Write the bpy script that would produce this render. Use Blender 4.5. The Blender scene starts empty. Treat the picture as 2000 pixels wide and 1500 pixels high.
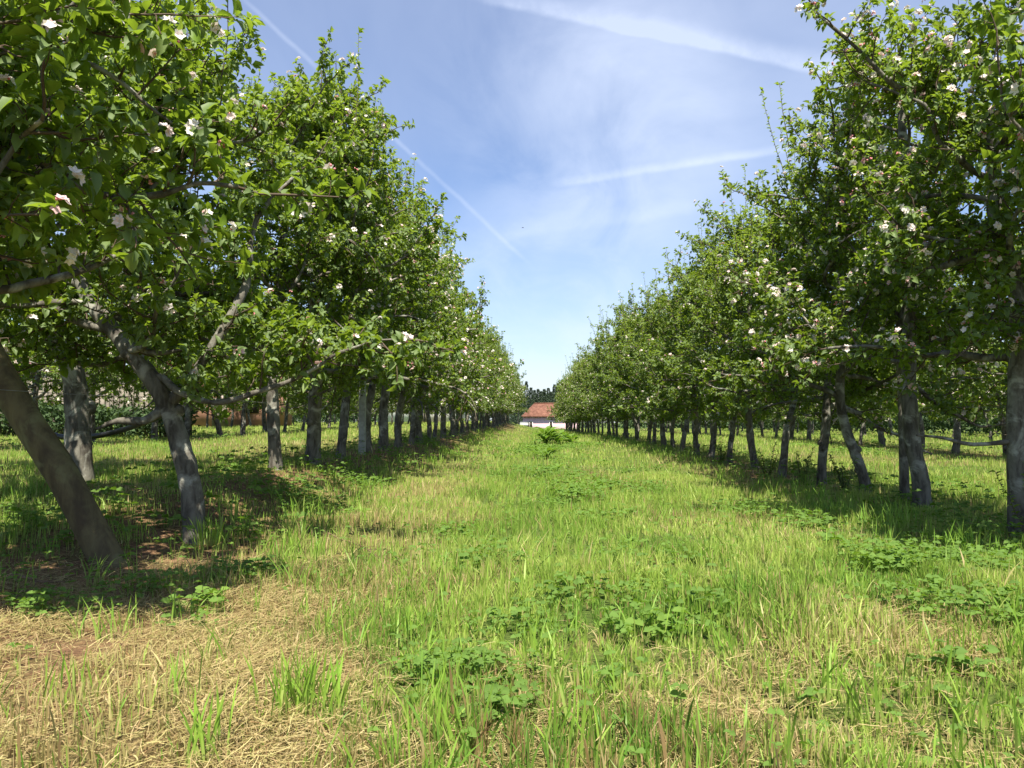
import bpy, math, random
import numpy as np
from mathutils import Vector, Matrix, Euler

sc = bpy.context.scene
C = bpy.context.collection
R = math.radians

# ------------------------------------------------------------------ camera
F = 1560.0                       # focal length in photo pixels (2000 wide)
EYE = 0.90
TILT, YAW = math.atan(65 / F), math.atan(50 / F)
cam = bpy.data.cameras.new('camera')
cam.sensor_width = 36.0
cam.lens = F / 2000 * 36
cam.clip_start = 0.05
cam.clip_end = 3000
cam_o = bpy.data.objects.new('camera', cam)
C.objects.link(cam_o)
cam_o.location = (0, 0, EYE)
cam_o.rotation_euler = (R(90) + TILT, 0, YAW)
sc.camera = cam_o
CM = Euler((R(90) + TILT, 0, YAW)).to_matrix()

def ray(px, py):
    return (CM @ Vector(((px - 1000) / F, (750 - py) / F, -1))).normalized()

def P(px, py, depth):
    """point of the place that lies `depth` metres down the orchard, used while surveying the photo"""
    d = ray(px, py)
    k = depth / d.y
    return (d.x * k, depth, EYE + d.z * k)

# ------------------------------------------------------------------ sun, sky, exposure
SUN_EL = R(59)
to_sun = Vector((0.10, -0.85, 0)).normalized()
to_sun = Vector((to_sun.x * math.cos(SUN_EL), to_sun.y * math.cos(SUN_EL), math.sin(SUN_EL)))
sun = bpy.data.lights.new('sun', 'SUN')
sun.energy = 4.9
sun.angle = R(0.53)
sun.color = (1.0, 0.94, 0.82)
sun_o = bpy.data.objects.new('sun', sun)
C.objects.link(sun_o)
sun_o.rotation_euler = to_sun.to_track_quat('Z', 'Y').to_euler()
sun_o.location = (0, 0, 30)
sc.view_settings.view_transform = 'Standard'
sc.view_settings.look = 'None'
sc.view_settings.exposure = 1.22
sc.view_settings.gamma = 1

class NT:
    """tiny node-building helper"""
    def __init__(self, tree):
        self.t = tree
        self.n = tree.nodes
        self.l = tree.links
    def node(self, kind, **kw):
        n = self.n.new(kind)
        for k, v in kw.items():
            setattr(n, k, v)
        return n
    def put(self, sock, v):
        if isinstance(v, bpy.types.NodeSocket):
            self.l.new(v, sock)
        elif v is not None:
            if hasattr(sock, 'default_value'):
                try:
                    sock.default_value = v
                except Exception:
                    sock.default_value = (*v, 1)
    def m(self, op, a, b=None, c=None, clamp=False):
        n = self.node('ShaderNodeMath', operation=op, use_clamp=clamp)
        self.put(n.inputs[0], a); self.put(n.inputs[1], b); self.put(n.inputs[2], c)
        return n.outputs[0]
    def dot(self, a, v):
        n = self.node('ShaderNodeVectorMath', operation='DOT_PRODUCT')
        self.put(n.inputs[0], a); n.inputs[1].default_value = v
        return n.outputs['Value']
    def rng(self, v, a, b, c=0.0, d=1.0, smooth=True):
        n = self.node('ShaderNodeMapRange', interpolation_type='SMOOTHSTEP' if smooth else 'LINEAR')
        self.put(n.inputs[0], v)
        n.inputs[1].default_value = a; n.inputs[2].default_value = b
        n.inputs[3].default_value = c; n.inputs[4].default_value = d
        return n.outputs[0]
    def mix(self, f, a, b, mode='MIX'):
        n = self.node('ShaderNodeMix', data_type='RGBA', blend_type=mode)
        self.put(n.inputs[0], f)
        for s, v in ((n.inputs[6], a), (n.inputs[7], b)):
            if isinstance(v, bpy.types.NodeSocket):
                self.l.new(v, s)
            else:
                s.default_value = (*v, 1) if len(v) == 3 else v
        return n.outputs[2]
    def noise(self, vec, scale, detail=3, rough=0.5, dist=0.0):
        n = self.node('ShaderNodeTexNoise')
        if vec is not None:
            self.l.new(vec, n.inputs['Vector'])
        n.inputs['Scale'].default_value = scale
        n.inputs['Detail'].default_value = detail
        n.inputs['Roughness'].default_value = rough
        n.inputs['Distortion'].default_value = dist
        return n.outputs['Fac']
    def mapping(self, vec, scale=(1, 1, 1), rot=(0, 0, 0), loc=(0, 0, 0)):
        n = self.node('ShaderNodeMapping')
        self.l.new(vec, n.inputs[0])
        n.inputs['Scale'].default_value = scale
        n.inputs['Rotation'].default_value = rot
        n.inputs['Location'].default_value = loc
        return n.outputs[0]
    def attr(self, name):
        return self.node('ShaderNodeAttribute', attribute_name=name).outputs['Fac']

world = bpy.data.worlds.new('World')
sc.world = world
world.use_nodes = True
w = NT(world.node_tree)
w.n.clear()
sky = w.node('ShaderNodeTexSky', sky_type='NISHITA')
sky.sun_disc = False
sky.sun_elevation = SUN_EL
sky.sun_rotation = math.atan2(to_sun.x, to_sun.y)
sky.air_density = 1.0
sky.dust_density = 0.6
sky.ozone_density = 1.6
tc = w.node('ShaderNodeTexCoord').outputs['Generated']
sep = w.node('ShaderNodeSeparateXYZ')
w.l.new(tc, sep.inputs[0])
# high thin cloud on a flat layer over the orchard
zz = w.m('ADD', w.m('MAXIMUM', sep.outputs[2], 0.0), 0.12)
comb = w.node('ShaderNodeCombineXYZ')
w.l.new(w.m('DIVIDE', sep.outputs[0], zz), comb.inputs[0])
w.l.new(w.m('DIVIDE', sep.outputs[1], zz), comb.inputs[1])
lay = comb.outputs[0]
n1 = w.noise(w.mapping(lay, (0.55, 0.28, 1), (0, 0, 0.35)), 1.6, 6, 0.52, 0.5)
n2 = w.noise(w.mapping(lay, (1.2, 0.5, 1), (0, 0, -0.5)), 2.6, 6, 0.6, 1.0)
def lobe(px, py, r0, r1):
    d = ray(px, py)
    return w.rng(w.dot(tc, d), math.cos(R(r0)), math.cos(R(r1)))
veil = w.m('MULTIPLY', w.rng(n1, 0.34, 0.70), 0.36)
l1 = w.m('MULTIPLY', lobe(1130, 150, 13, 2), w.rng(n2, 0.30, 0.68))
l2 = w.m('MULTIPLY', lobe(1250, 230, 9, 1), w.rng(n1, 0.3, 0.6))
l3 = w.m('MULTIPLY', lobe(1500, -40, 19, 4), 0.75)
l4 = w.m('MULTIPLY', lobe(850, -60, 14, 3), 0.45)
l5 = w.m('MULTIPLY', lobe(1120, 560, 11, 2), w.rng(n2, 0.25, 0.75, 0.25, 0.9))
cl = w.m('ADD', w.m('ADD', veil, w.m('MULTIPLY', l1, 0.22)), w.m('ADD', w.m('MULTIPLY', l2, 0.25), w.m('ADD', w.m('MULTIPLY', l3, 0.38), w.m('ADD', w.m('MULTIPLY', l4, 0.4), w.m('MULTIPLY', l5, 0.35)))))
def contrail(a, b, wpx, strength, soft=2.5, feather=0.0, ends=(3, 6), seed=0.0):
    A, B = ray(*a), ray(*b)
    n = A.cross(B).normalized()
    if n.z < 0: n = -n
    mid = (A + B).normalized()
    tdir = (B - A).normalized()
    half = math.acos(max(-1, min(1, A.dot(mid))))
    s = w.m('ADD', w.dot(tc, n), w.m('MULTIPLY', w.m('SUBTRACT', w.noise(tc, 16, 3, 0.6), 0.5), wpx / F * 1.3))
    up = w.m('MAXIMUM', s, 0.0)
    dn = w.m('MULTIPLY', w.m('MINIMUM', s, 0.0), -1.0)
    wd = wpx / F
    band = w.m('MULTIPLY', w.rng(up, 0, wd * (1 + feather), 1, 0), w.rng(dn, 0, wd, 1, 0))
    along = w.m('ABSOLUTE', w.dot(tc, tdir))
    front = w.rng(w.dot(tc, mid), 0.5, 0.7)
    k = w.rng(along, math.sin(half), math.sin(half) * 1.25 + 0.01, 1, 0)
    br = w.rng(w.noise(tc, 22 + seed, 4, 0.65), 0.25, 0.7, 0.45, 1.0)
    return w.m('MULTIPLY', w.m('MULTIPLY', w.m('MULTIPLY', band, k), w.m('MULTIPLY', front, br)), strength)
ct = w.m('ADD', contrail((520, 40), (985, 470), 7, 0.24),
     w.m('ADD', contrail((1000, 10), (1640, 145), 11, 0.42, feather=2.4),
     w.m('ADD', contrail((1130, 355), (1560, 288), 9, 0.30, feather=0.8), contrail((1010, 455), (1330, 410), 16, 0.16, feather=1))))
cloud = w.m('MINIMUM', w.m('ADD', cl, ct), 0.92)
cc = w.mix(w.rng(sep.outputs[2], 0.0, 0.6), (5.8, 6.6, 7.0), (4.7, 5.3, 6.1))
# thin cirrus also keeps the sky between the clouds a little milky
skyc = w.mix(cloud, sky.outputs[0], cc)
bg = w.node('ShaderNodeBackground')
w.l.new(w.mix(1.0, skyc, (1.06, 1.08, 1.24), 'MULTIPLY'), bg.inputs[0])
bg.inputs[1].default_value = 0.062
wo = w.node('ShaderNodeOutputWorld')
w.l.new(bg.outputs[0], wo.inputs[0])

# ------------------------------------------------------------------ helpers
def smooth(a, b, x):
    t = np.clip((np.asarray(x, float) - a) / (b - a), 0, 1)
    return t * t * (3 - 2 * t)

_grids = {}
def vnoise(x, y, scale, seed=0):
    """value noise, 0..1"""
    g = _grids.get(seed)
    if g is None:
        g = _grids[seed] = np.random.RandomState(seed + 77).rand(256, 256)
    x = np.asarray(x, float) / scale + 1000.3; y = np.asarray(y, float) / scale + 1000.7
    xi = np.floor(x).astype(int); yi = np.floor(y).astype(int)
    fx = x - xi; fy = y - yi
    fx = fx * fx * (3 - 2 * fx); fy = fy * fy * (3 - 2 * fy)
    a = g[xi % 256, yi % 256]; b = g[(xi + 1) % 256, yi % 256]
    c = g[xi % 256, (yi + 1) % 256]; d = g[(xi + 1) % 256, (yi + 1) % 256]
    return (a * (1 - fx) + b * fx) * (1 - fy) + (c * (1 - fx) + d * fx) * fy

def ground(x, y):
    x = np.asarray(x, float); y = np.asarray(y, float)
    bank = 0.30 * smooth(-1.9, -3.0, x) * smooth(4.0, 7.6, y)
    rise = 0.12 * smooth(20, 60, y) * smooth(-1.2, -3, x) * smooth(-14, -6, x) - 0.34 * smooth(25, 75, y) * smooth(-1.8, 0, x)
    fall = -2.0 * smooth(82, 125, y) - 3 * smooth(150, 320, y)
    bump = (vnoise(x, y, 1.7, 3) - .5) * 0.07 + (vnoise(x, y, 0.45, 4) - .5) * 0.03
    near = smooth(200, 60, np.hypot(x, y))
    hump = 0.05 * np.exp(-((x - 0.1) / 0.8) ** 2) * smooth(10, 30, y)
    return bank + rise + fall + bump * near + hump

def gz(x, y):
    return float(ground(x, y))

class MB:
    def __init__(self):
        self.v = []; self.f = []; self.n = 0; self.a = {}
    def add(self, v, f, **attrs):
        v = np.asarray(v, float).reshape(-1, 3)
        fs = f if isinstance(f, list) else [f]
        for q in fs:
            self.f.append(np.asarray(q, int) + self.n)
        self.v.append(v); k = len(v)
        for name, val in attrs.items():
            arr = np.broadcast_to(np.asarray(val, float), (k,))
            self.a.setdefault(name, []).append((self.n, arr))
        self.n += k
    def build(self, name, mat, parent=None, smooth_sh=False, label=None):
        me = bpy.data.meshes.new(name)
        v = np.concatenate(self.v) if self.v else np.zeros((0, 3))
        me.vertices.add(len(v))
        me.vertices.foreach_set('co', v.astype(np.float32).ravel())
        loops = np.concatenate([q.ravel() for q in self.f])
        tot = np.concatenate([np.full(len(q), q.shape[1]) for q in self.f])
        st = np.concatenate([[0], np.cumsum(tot)[:-1]])
        me.loops.add(len(loops)); me.polygons.add(len(tot))
        me.loops.foreach_set('vertex_index', loops.astype(np.int32))
        me.polygons.foreach_set('loop_start', st.astype(np.int32))
        me.polygons.foreach_set('loop_total', tot.astype(np.int32))
        if smooth_sh:
            me.polygons.foreach_set('use_smooth', np.ones(len(tot), bool))
        for name_, parts in self.a.items():
            arr = np.zeros(len(v), np.float32)
            for s, p in parts:
                arr[s:s + len(p)] = p
            me.attributes.new(name_, 'FLOAT', 'POINT').data.foreach_set('value', arr)
        me.materials.append(mat)
        me.update(calc_edges=True)
        o = bpy.data.objects.new(name, me)
        C.objects.link(o)
        if parent is not None:
            o.parent = parent
        return o
    def box(self, c, s, rz=0.0, **at):
        c = np.array(c); hx, hy, hz = np.array(s) / 2
        p = np.array([[i * hx, j * hy, k * hz] for k in (-1, 1) for j in (-1, 1) for i in (-1, 1)])
        ca, sa = math.cos(rz), math.sin(rz)
        q = p.copy(); q[:, 0] = p[:, 0] * ca - p[:, 1] * sa; q[:, 1] = p[:, 0] * sa + p[:, 1] * ca
        self.add(q + c, np.array([[0, 2, 3, 1], [4, 5, 7, 6], [0, 1, 5, 4], [2, 6, 7, 3], [0, 4, 6, 2], [1, 3, 7, 5]]), **at)

def frames(pts):
    pts = np.asarray(pts, float)
    t = np.gradient(pts, axis=0)
    t /= np.linalg.norm(t, axis=1)[:, None] + 1e-9
    a = np.array([1.0, 0, 0]) if abs(t[0][0]) < 0.8 else np.array([0, 1.0, 0])
    us = []
    for i in range(len(pts)):
        a = a - t[i] * np.dot(a, t[i]); a /= np.linalg.norm(a) + 1e-9
        us.append(a.copy())
    us = np.array(us)
    return t, us, np.cross(t, us)

def tube(mb, pts, rad, n, rough=0.0, rs=None, cap=False, **at):
    pts = np.asarray(pts, float); m = len(pts)
    rad = np.broadcast_to(np.asarray(rad, float), (m,))
    _, u, v = frames(pts)
    th = np.arange(n) / n * 2 * math.pi
    rr = np.repeat(rad[:, None], n, 1)
    if rough > 0:
        nz = rs.rand(m, n)
        nz = (nz + np.roll(nz, 1, 1) + np.roll(nz, -1, 1)) / 3
        rr = rr * (1 + rough * (nz - .5) * 2)
    V = pts[:, None, :] + rr[:, :, None] * (np.cos(th)[None, :, None] * u[:, None, :] + np.sin(th)[None, :, None] * v[:, None, :])
    i = np.arange(m - 1)[:, None] * n; j = np.arange(n)[None, :]; j2 = (j + 1) % n
    q = np.stack([i + j, i + j2, i + n + j2, i + n + j], -1).reshape(-1, 4)
    if cap:
        V = np.concatenate([V.reshape(-1, 3), pts[-1:]]); k = m * n
        tri = np.stack([np.full(n, k), (m - 1) * n + np.arange(n), (m - 1) * n + (np.arange(n) + 1) % n], -1)
        mb.add(V, [q, tri], **at)
    else:
        mb.add(V.reshape(-1, 3), q, **at)

def spline(pts, per):
    pts = np.asarray(pts, float)
    p = np.concatenate([[2 * pts[0] - pts[1]], pts, [2 * pts[-1] - pts[-2]]])
    out = []
    for i in range(1, len(p) - 2):
        for k in range(per):
            t = k / per
            out.append(.5 * ((2 * p[i]) + (-p[i - 1] + p[i + 1]) * t + (2 * p[i - 1] - 5 * p[i] + 4 * p[i + 1] - p[i + 2]) * t * t
                             + (-p[i - 1] + 3 * p[i] - 3 * p[i + 1] + p[i + 2]) * t ** 3))
    out.append(pts[-1])
    return np.array(out)

def tag(o, label=None, cat=None, group=None, kind=None):
    if label: o['label'] = label
    if cat: o['category'] = cat
    if group: o['group'] = group
    if kind: o['kind'] = kind
    return o

def thing(name, label, cat, loc=(0, 0, 0), group=None):
    o = bpy.data.objects.new(name, None)
    o.empty_display_size = 0.2
    C.objects.link(o); o.location = loc
    return tag(o, label, cat, group)

def newmat(name):
    m = bpy.data.materials.new(name)
    m.use_nodes = True
    t = NT(m.node_tree); t.n.clear()
    out = t.node('ShaderNodeOutputMaterial')
    return m, t, out

def principled(t, col, rough=0.7, spec=0.3):
    b = t.node('ShaderNodeBsdfPrincipled')
    t.put(b.inputs['Base Color'], col if isinstance(col, bpy.types.NodeSocket) else (*col, 1))
    t.put(b.inputs['Roughness'], rough)
    b.inputs['Specular IOR Level'].default_value = spec
    return b

def leafy(name, cols, under, trans, rough=0.42, spec=0.4, tfac=0.35):
    """cols: three colours picked by the per-leaf number rnd"""
    m, t, out = newmat(name)
    r = t.attr('rnd')
    c = t.mix(t.rng(r, 0.0, 0.55, smooth=False), cols[0], cols[1])
    c = t.mix(t.rng(r, 0.55, 1.0, smooth=False), c, cols[2])
    oi = t.node('ShaderNodeObjectInfo').outputs['Random']
    c = t.mix(t.m('MULTIPLY', oi, 0.35), c, t.mix(1.0, c, (0.80, 0.95, 1.0), 'MULTIPLY'))
    g = t.node('ShaderNodeNewGeometry')
    front = t.mix(g.outputs['Backfacing'], c, t.mix(0.6, c, under))
    b = principled(t, front, rough, spec)
    tr = t.node('ShaderNodeBsdfTranslucent')
    t.l.new(t.mix(0.55, c, trans), tr.inputs[0])
    ms = t.node('ShaderNodeMixShader'); ms.inputs[0].default_value = tfac
    t.l.new(b.outputs[0], ms.inputs[1]); t.l.new(tr.outputs[0], ms.inputs[2])
    t.l.new(ms.outputs[0], out.inputs[0])
    return m

M_LEAF = leafy('apple_leaf', [(0.062, 0.120, 0.013), (0.160, 0.250, 0.022), (0.34, 0.42, 0.055)], (0.16, 0.21, 0.11), (0.38, 0.52, 0.03), 0.5, 0.28, tfac=0.42)
M_CONIFER = leafy('conifer_needles', [(0.06, 0.085, 0.055), (0.09, 0.12, 0.07), (0.13, 0.165, 0.10)], (0.05, 0.08, 0.05), (0.06, 0.1, 0.04), 0.8, 0.2, 0.15)
M_HEDGE = leafy('hedge_leaf', [(0.035, 0.06, 0.025), (0.06, 0.10, 0.035), (0.10, 0.15, 0.05)], (0.06, 0.1, 0.04), (0.1, 0.18, 0.03), 0.7, 0.2, 0.2)
M_WEED = leafy('weed_leaf', [(0.06, 0.13, 0.012), (0.13, 0.25, 0.022), (0.26, 0.38, 0.040)], (0.14, 0.22, 0.06), (0.26, 0.44, 0.03), 0.7, 0.15, 0.38)

# petals
m, t, out = newmat('petal')
c = t.mix(t.attr('pink'), (0.84, 0.80, 0.73), (0.75, 0.25, 0.28))
b = principled(t, c, 0.6, 0.2)
tr = t.node('ShaderNodeBsdfTranslucent'); t.l.new(c, tr.inputs[0])
ms = t.node('ShaderNodeMixShader'); ms.inputs[0].default_value = 0.3
t.l.new(b.outputs[0], ms.inputs[1]); t.l.new(tr.outputs[0], ms.inputs[2]); t.l.new(ms.outputs[0], out.inputs[0])
M_PETAL = m

def bark(name, base, pale, dark, bump=0.6, scale=1.0):
    m, t, out = newmat(name)
    co = t.node('ShaderNodeTexCoord').outputs['Object']
    v = t.mapping(co, (1, 1, 0.35))
    n = t.noise(v, 16 * scale, 6, 0.62, 0.4)
    n2 = t.noise(co, 5 * scale, 4, 0.6, 0.8)
    n3 = t.noise(t.mapping(co, (1, 1, 1)), 55 * scale, 3, 0.6)
    c = t.mix(t.rng(n, 0.32, 0.66), dark, base)
    c = t.mix(t.rng(n2, 0.50, 0.66), c, pale)
    thin = t.attr('thin')
    c = t.mix(thin, c, (0.085, 0.058, 0.038))
    b = principled(t, c, 0.85, 0.2)
    bp = t.node('ShaderNodeBump'); bp.inputs['Strength'].default_value = bump; bp.inputs['Distance'].default_value = 0.012
    t.l.new(t.m('ADD', n, t.m('MULTIPLY', n3, 0.5)), bp.inputs['Height'])
    t.l.new(bp.outputs[0], b.inputs['Normal'])
    t.l.new(b.outputs[0], out.inputs[0])
    return m
M_BARK = bark('apple_bark', (0.17, 0.16, 0.13), (0.33, 0.33, 0.28), (0.055, 0.047, 0.038))
M_POSTWOOD = bark('old_wood', (0.14, 0.115, 0.055), (0.17, 0.16, 0.075), (0.07, 0.052, 0.03), 0.5, 0.7)

def plain(name, col, rough=0.7, spec=0.3, var=0.25, scale=8.0, bump=0.0):
    m, t, out = newmat(name)
    co = t.node('ShaderNodeTexCoord').outputs['Object']
    n = t.noise(co, scale, 5, 0.6)
    c = t.mix(t.rng(n, 0.3, 0.7), tuple(x * (1 - var) for x in col), tuple(min(1, x * (1 + var)) for x in col))
    b = principled(t, c, rough, spec)
    if bump:
        bp = t.node('ShaderNodeBump'); bp.inputs['Strength'].default_value = bump; bp.inputs['Distance'].default_value = 0.01
        t.l.new(n, bp.inputs['Height']); t.l.new(bp.outputs[0], b.inputs['Normal'])
    t.l.new(b.outputs[0], out.inputs[0])
    return m
M_CONCRETE = plain('concrete', (0.34, 0.35, 0.32), 0.9, 0.2, 0.2, 14, 0.4)
M_WIRE = plain('galvanised_wire', (0.22, 0.22, 0.21), 0.5, 0.5, 0.2, 5)
M_HOSE = plain('black_rubber', (0.012, 0.012, 0.013), 0.45, 0.5, 0.2)
M_PINK = plain('pink_render', (0.70, 0.50, 0.53), 0.9, 0.2, 0.08, 0.7)
M_WHITE = plain('whitewash', (0.78, 0.77, 0.73), 0.9, 0.2, 0.06, 0.9)
M_DARKWOOD = plain('dark_joinery', (0.035, 0.025, 0.02), 0.7)
M_GREYWOOD = plain('weathered_boards', (0.19, 0.165, 0.13), 0.9, 0.2, 0.3, 5)
M_BROWN = plain('brown_render', (0.42, 0.22, 0.15), 0.9, 0.2, 0.2, 1.5)
M_BLUE = plain('blue_plastic', (0.01, 0.14, 0.62), 0.4, 0.5, 0.05)
M_BIRD = plain('dark_feathers', (0.03, 0.028, 0.025), 0.8)
M_DEAD = plain('dead_twig', (0.15, 0.10, 0.06), 0.9, 0.2, 0.3, 20)

# roof tiles
m, t, out = newmat('clay_tiles')
co = t.node('ShaderNodeTexCoord').outputs['Object']
wv = t.node('ShaderNodeTexWave', wave_type='BANDS', bands_direction='X')
t.l.new(co, wv.inputs[0]); wv.inputs['Scale'].default_value = 1.6
n = t.noise(co, 2.2, 6, 0.75)
c = t.mix(t.rng(n, 0.35, 0.65), (0.13, 0.06, 0.042), (0.28, 0.14, 0.095))
c = t.mix(t.m('MULTIPLY', wv.outputs['Fac'], 0.3), c, (0.16, 0.06, 0.035))
b = principled(t, c, 0.9, 0.15)
bp = t.node('ShaderNodeBump'); bp.inputs['Distance'].default_value = 0.06
t.l.new(wv.outputs['Fac'], bp.inputs['Height']); t.l.new(bp.outputs[0], b.inputs['Normal'])
t.l.new(b.outputs[0], out.inputs[0])
M_TILE = m

# ------------------------------------------------------------------ ground
m, t, out = newmat('soil_and_thatch')
geo = t.node('ShaderNodeNewGeometry').outputs['Position']
big = t.noise(geo, 0.55, 4, 0.6)
fine = t.noise(geo, 26, 6, 0.7, 0.5)
mid = t.noise(geo, 4.0, 5, 0.65)
soil = t.mix(t.rng(fine, 0.3, 0.7), (0.085, 0.048, 0.028), (0.30, 0.17, 0.095))
green = t.mix(t.rng(fine, 0.3, 0.7), (0.035, 0.06, 0.012), (0.12, 0.17, 0.035))
fac = t.attr('bare')
c = t.mix(t.m('MULTIPLY', fac, t.rng(mid, 0.3, 0.6, 0.55, 1.0)), green, soil)
c = t.mix(t.rng(mid, 0.55, 0.75, 0, 0.5), c, (0.30, 0.22, 0.11))
b = principled(t, c, 0.95, 0.1)
bp = t.node('ShaderNodeBump'); bp.inputs['Strength'].default_value = 0.9; bp.inputs['Distance'].default_value = 0.03
t.l.new(t.m('ADD', fine, mid), bp.inputs['Height']); t.l.new(bp.outputs[0], b.inputs['Normal'])
t.l.new(b.outputs[0], out.inputs[0])
M_GROUND = m

XL, XR = -2.9, 3.8               # the two rows that line the grass path
def rowshade(x):
    return np.exp(-((x - XL) / 0.75) ** 2) + np.exp(-((x - XR) / 0.6) ** 2) + np.exp(-((x + 9.6) / .7) ** 2) + np.exp(-((x - 10.5) / .7) ** 2)
def bareness(x, y):
    b = np.exp(-((x + 2.5) / .8) ** 2 - ((y - 4.5) / 1.3) ** 2) + .8 * np.exp(-((x + 1.9) / .55) ** 2 - ((y - 2.9) / .7) ** 2)
    return np.clip(b * (.35 + 1.1 * vnoise(x, y, .4, 95)), 0, 1)
def dryness(x, y):
    """0 lush .. 1 straw: mown hay on the left verge, worn strips and patches"""
    d = 0.62 * (vnoise(x, y, 1.1, 11) * 0.6 + vnoise(x, y, 0.35, 12) * 0.4)
    d = smooth(0.24, 0.52, d) * 0.60
    left = smooth(-0.35, -1.0, x + 0.35 * (vnoise(x, y, 0.8, 13) - .5)) * smooth(-3.2, -2.2, x)
    d += left * (0.42 * smooth(6.5, 3.0, y) + 0.24)
    d += 0.5 * np.exp(-(((x - 1.55) / 0.7) ** 2 + ((y - 3.1) / 0.28) ** 2))
    d += 0.4 * np.exp(-(((x - 0.35) / 0.3) ** 2 + ((y - 2.35) / 0.3) ** 2))
    d += 0.35 * np.exp(-(((x + 4.8) / 1.6) ** 2)) * smooth(6, 9, y)
    d -= 0.38 * np.exp(-((x - 0.1) / 0.55) ** 2) * smooth(2.6, 4.5, y)
    d -= 0.25 * smooth(12, 30, y)
    return np.clip(d, 0, 0.80)

n_r, n_a = 260, 300
rr = np.concatenate([np.linspace(0, 12, 130), 12 * (900 / 12) ** (np.arange(1, 131) / 130)])
aa = np.arange(n_a) / n_a * 2 * math.pi
gx = (rr[:, None] * np.sin(aa)[None, :]); gy = (rr[:, None] * np.cos(aa)[None, :])
gv = np.stack([gx, gy, ground(gx, gy) - 0.004], -1).reshape(-1, 3)
i = np.arange(n_r - 1)[:, None] * n_a; j = np.arange(n_a)[None, :]; j2 = (j + 1) % n_a
q = np.stack([i + j2, i + j, i + n_a + j, i + n_a + j2], -1).reshape(-1, 4)
mb = MB()
bare = np.clip(rowshade(gv[:, 0]) * (gv[:, 1] < 90) + dryness(gv[:, 0], gv[:, 1]) * .8 + bareness(gv[:, 0], gv[:, 1]), 0, 1)
mb.add(gv, q, bare=bare)
o = mb.build('ground', M_GROUND, smooth_sh=True)
tag(o, kind='structure')

# ------------------------------------------------------------------ grass
rs = np.random.RandomState(5)
def grass_mat(name, greens, dry, pale, tf=0.3):
    m, t, out = newmat(name)
    r = t.attr('rnd'); d = t.attr('dry'); h = t.attr('up')
    c = t.mix(t.rng(r, 0, 0.5, smooth=False), greens[0], greens[1])
    c = t.mix(t.rng(r, 0.5, 1, smooth=False), c, greens[2])
    c = t.mix(t.rng(h, 0.0, 0.55, 0.55, 0.0), c, pale)
    dc = t.mix(r, dry[0], dry[1])
    c = t.mix(d, c, dc)
    b = principled(t, c, 0.5, 0.3)
    tr = t.node('ShaderNodeBsdfTranslucent'); t.l.new(c, tr.inputs[0])
    ms = t.node('ShaderNodeMixShader'); ms.inputs[0].default_value = tf
    t.l.new(b.outputs[0], ms.inputs[1]); t.l.new(tr.outputs[0], ms.inputs[2]); t.l.new(ms.outputs[0], out.inputs[0])
    return m
M_GRASS = grass_mat('grass_blade', [(0.11, 0.25, 0.028), (0.25, 0.40, 0.050), (0.42, 0.52, 0.11)],
                    [(0.31, 0.19, 0.09), (0.62, 0.49, 0.26)], (0.48, 0.50, 0.18), 0.38)

def blades(mb, x, y, h, wd, lean, az, face, levels, rnd, dry, z0=None):
    """curved tapering ribbons; levels = cross sections below the tip"""
    n = len(x)
    z = ground(x, y) if z0 is None else z0
    ts = np.arange(levels) / levels
    ax, ay = np.cos(az), np.sin(az)
    sx, sy = np.cos(face), np.sin(face)
    V = np.zeros((n, 2 * levels + 1, 3)); U = np.zeros((n, 2 * levels + 1))
    for k, tt in enumerate(list(ts) + [1.0]):
        off = lean * h * tt ** 1.8
        zz = z - 0.01 + h * tt * np.sqrt(np.clip(1 - (lean * tt * .75) ** 2, 0.06, 1))
        cx, cy = x + ax * off, y + ay * off
        if k < levels:
            ww = wd * (1 - 0.30 * tt) * .5
            V[:, 2 * k] = np.stack([cx - sx * ww, cy - sy * ww, zz], -1)
            V[:, 2 * k + 1] = np.stack([cx + sx * ww, cy + sy * ww, zz], -1)
            U[:, 2 * k] = U[:, 2 * k + 1] = tt
        else:
            V[:, -1] = np.stack([cx, cy, zz], -1); U[:, -1] = 1
    base = (np.arange(n) * (2 * levels + 1))[:, None]
    fs = []
    for k in range(levels - 1):
        fs.append(base + np.array([2 * k, 2 * k + 1, 2 * k + 3, 2 * k + 2]))
    fs.append(base + np.array([2 * levels - 2, 2 * levels - 1, 2 * levels]))
    k = 2 * levels + 1
    mb.add(V.reshape(-1, 3), fs, rnd=np.repeat(rnd, k), dry=np.repeat(dry, k), up=U.ravel())

def fan(n, z0, z1, power, margin=1.4):
    """random spots in the view fan and a strip either side of it, density ~ Z^power per m2"""
    a = power + 2
    u = rs.rand(n)
    Z = (z0 ** a + u * (z1 ** a - z0 ** a)) ** (1 / a)
    X = (rs.rand(n) * 2 - 1) * (0.68 * Z + margin) - 0.03 * Z
    return X, Z

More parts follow.
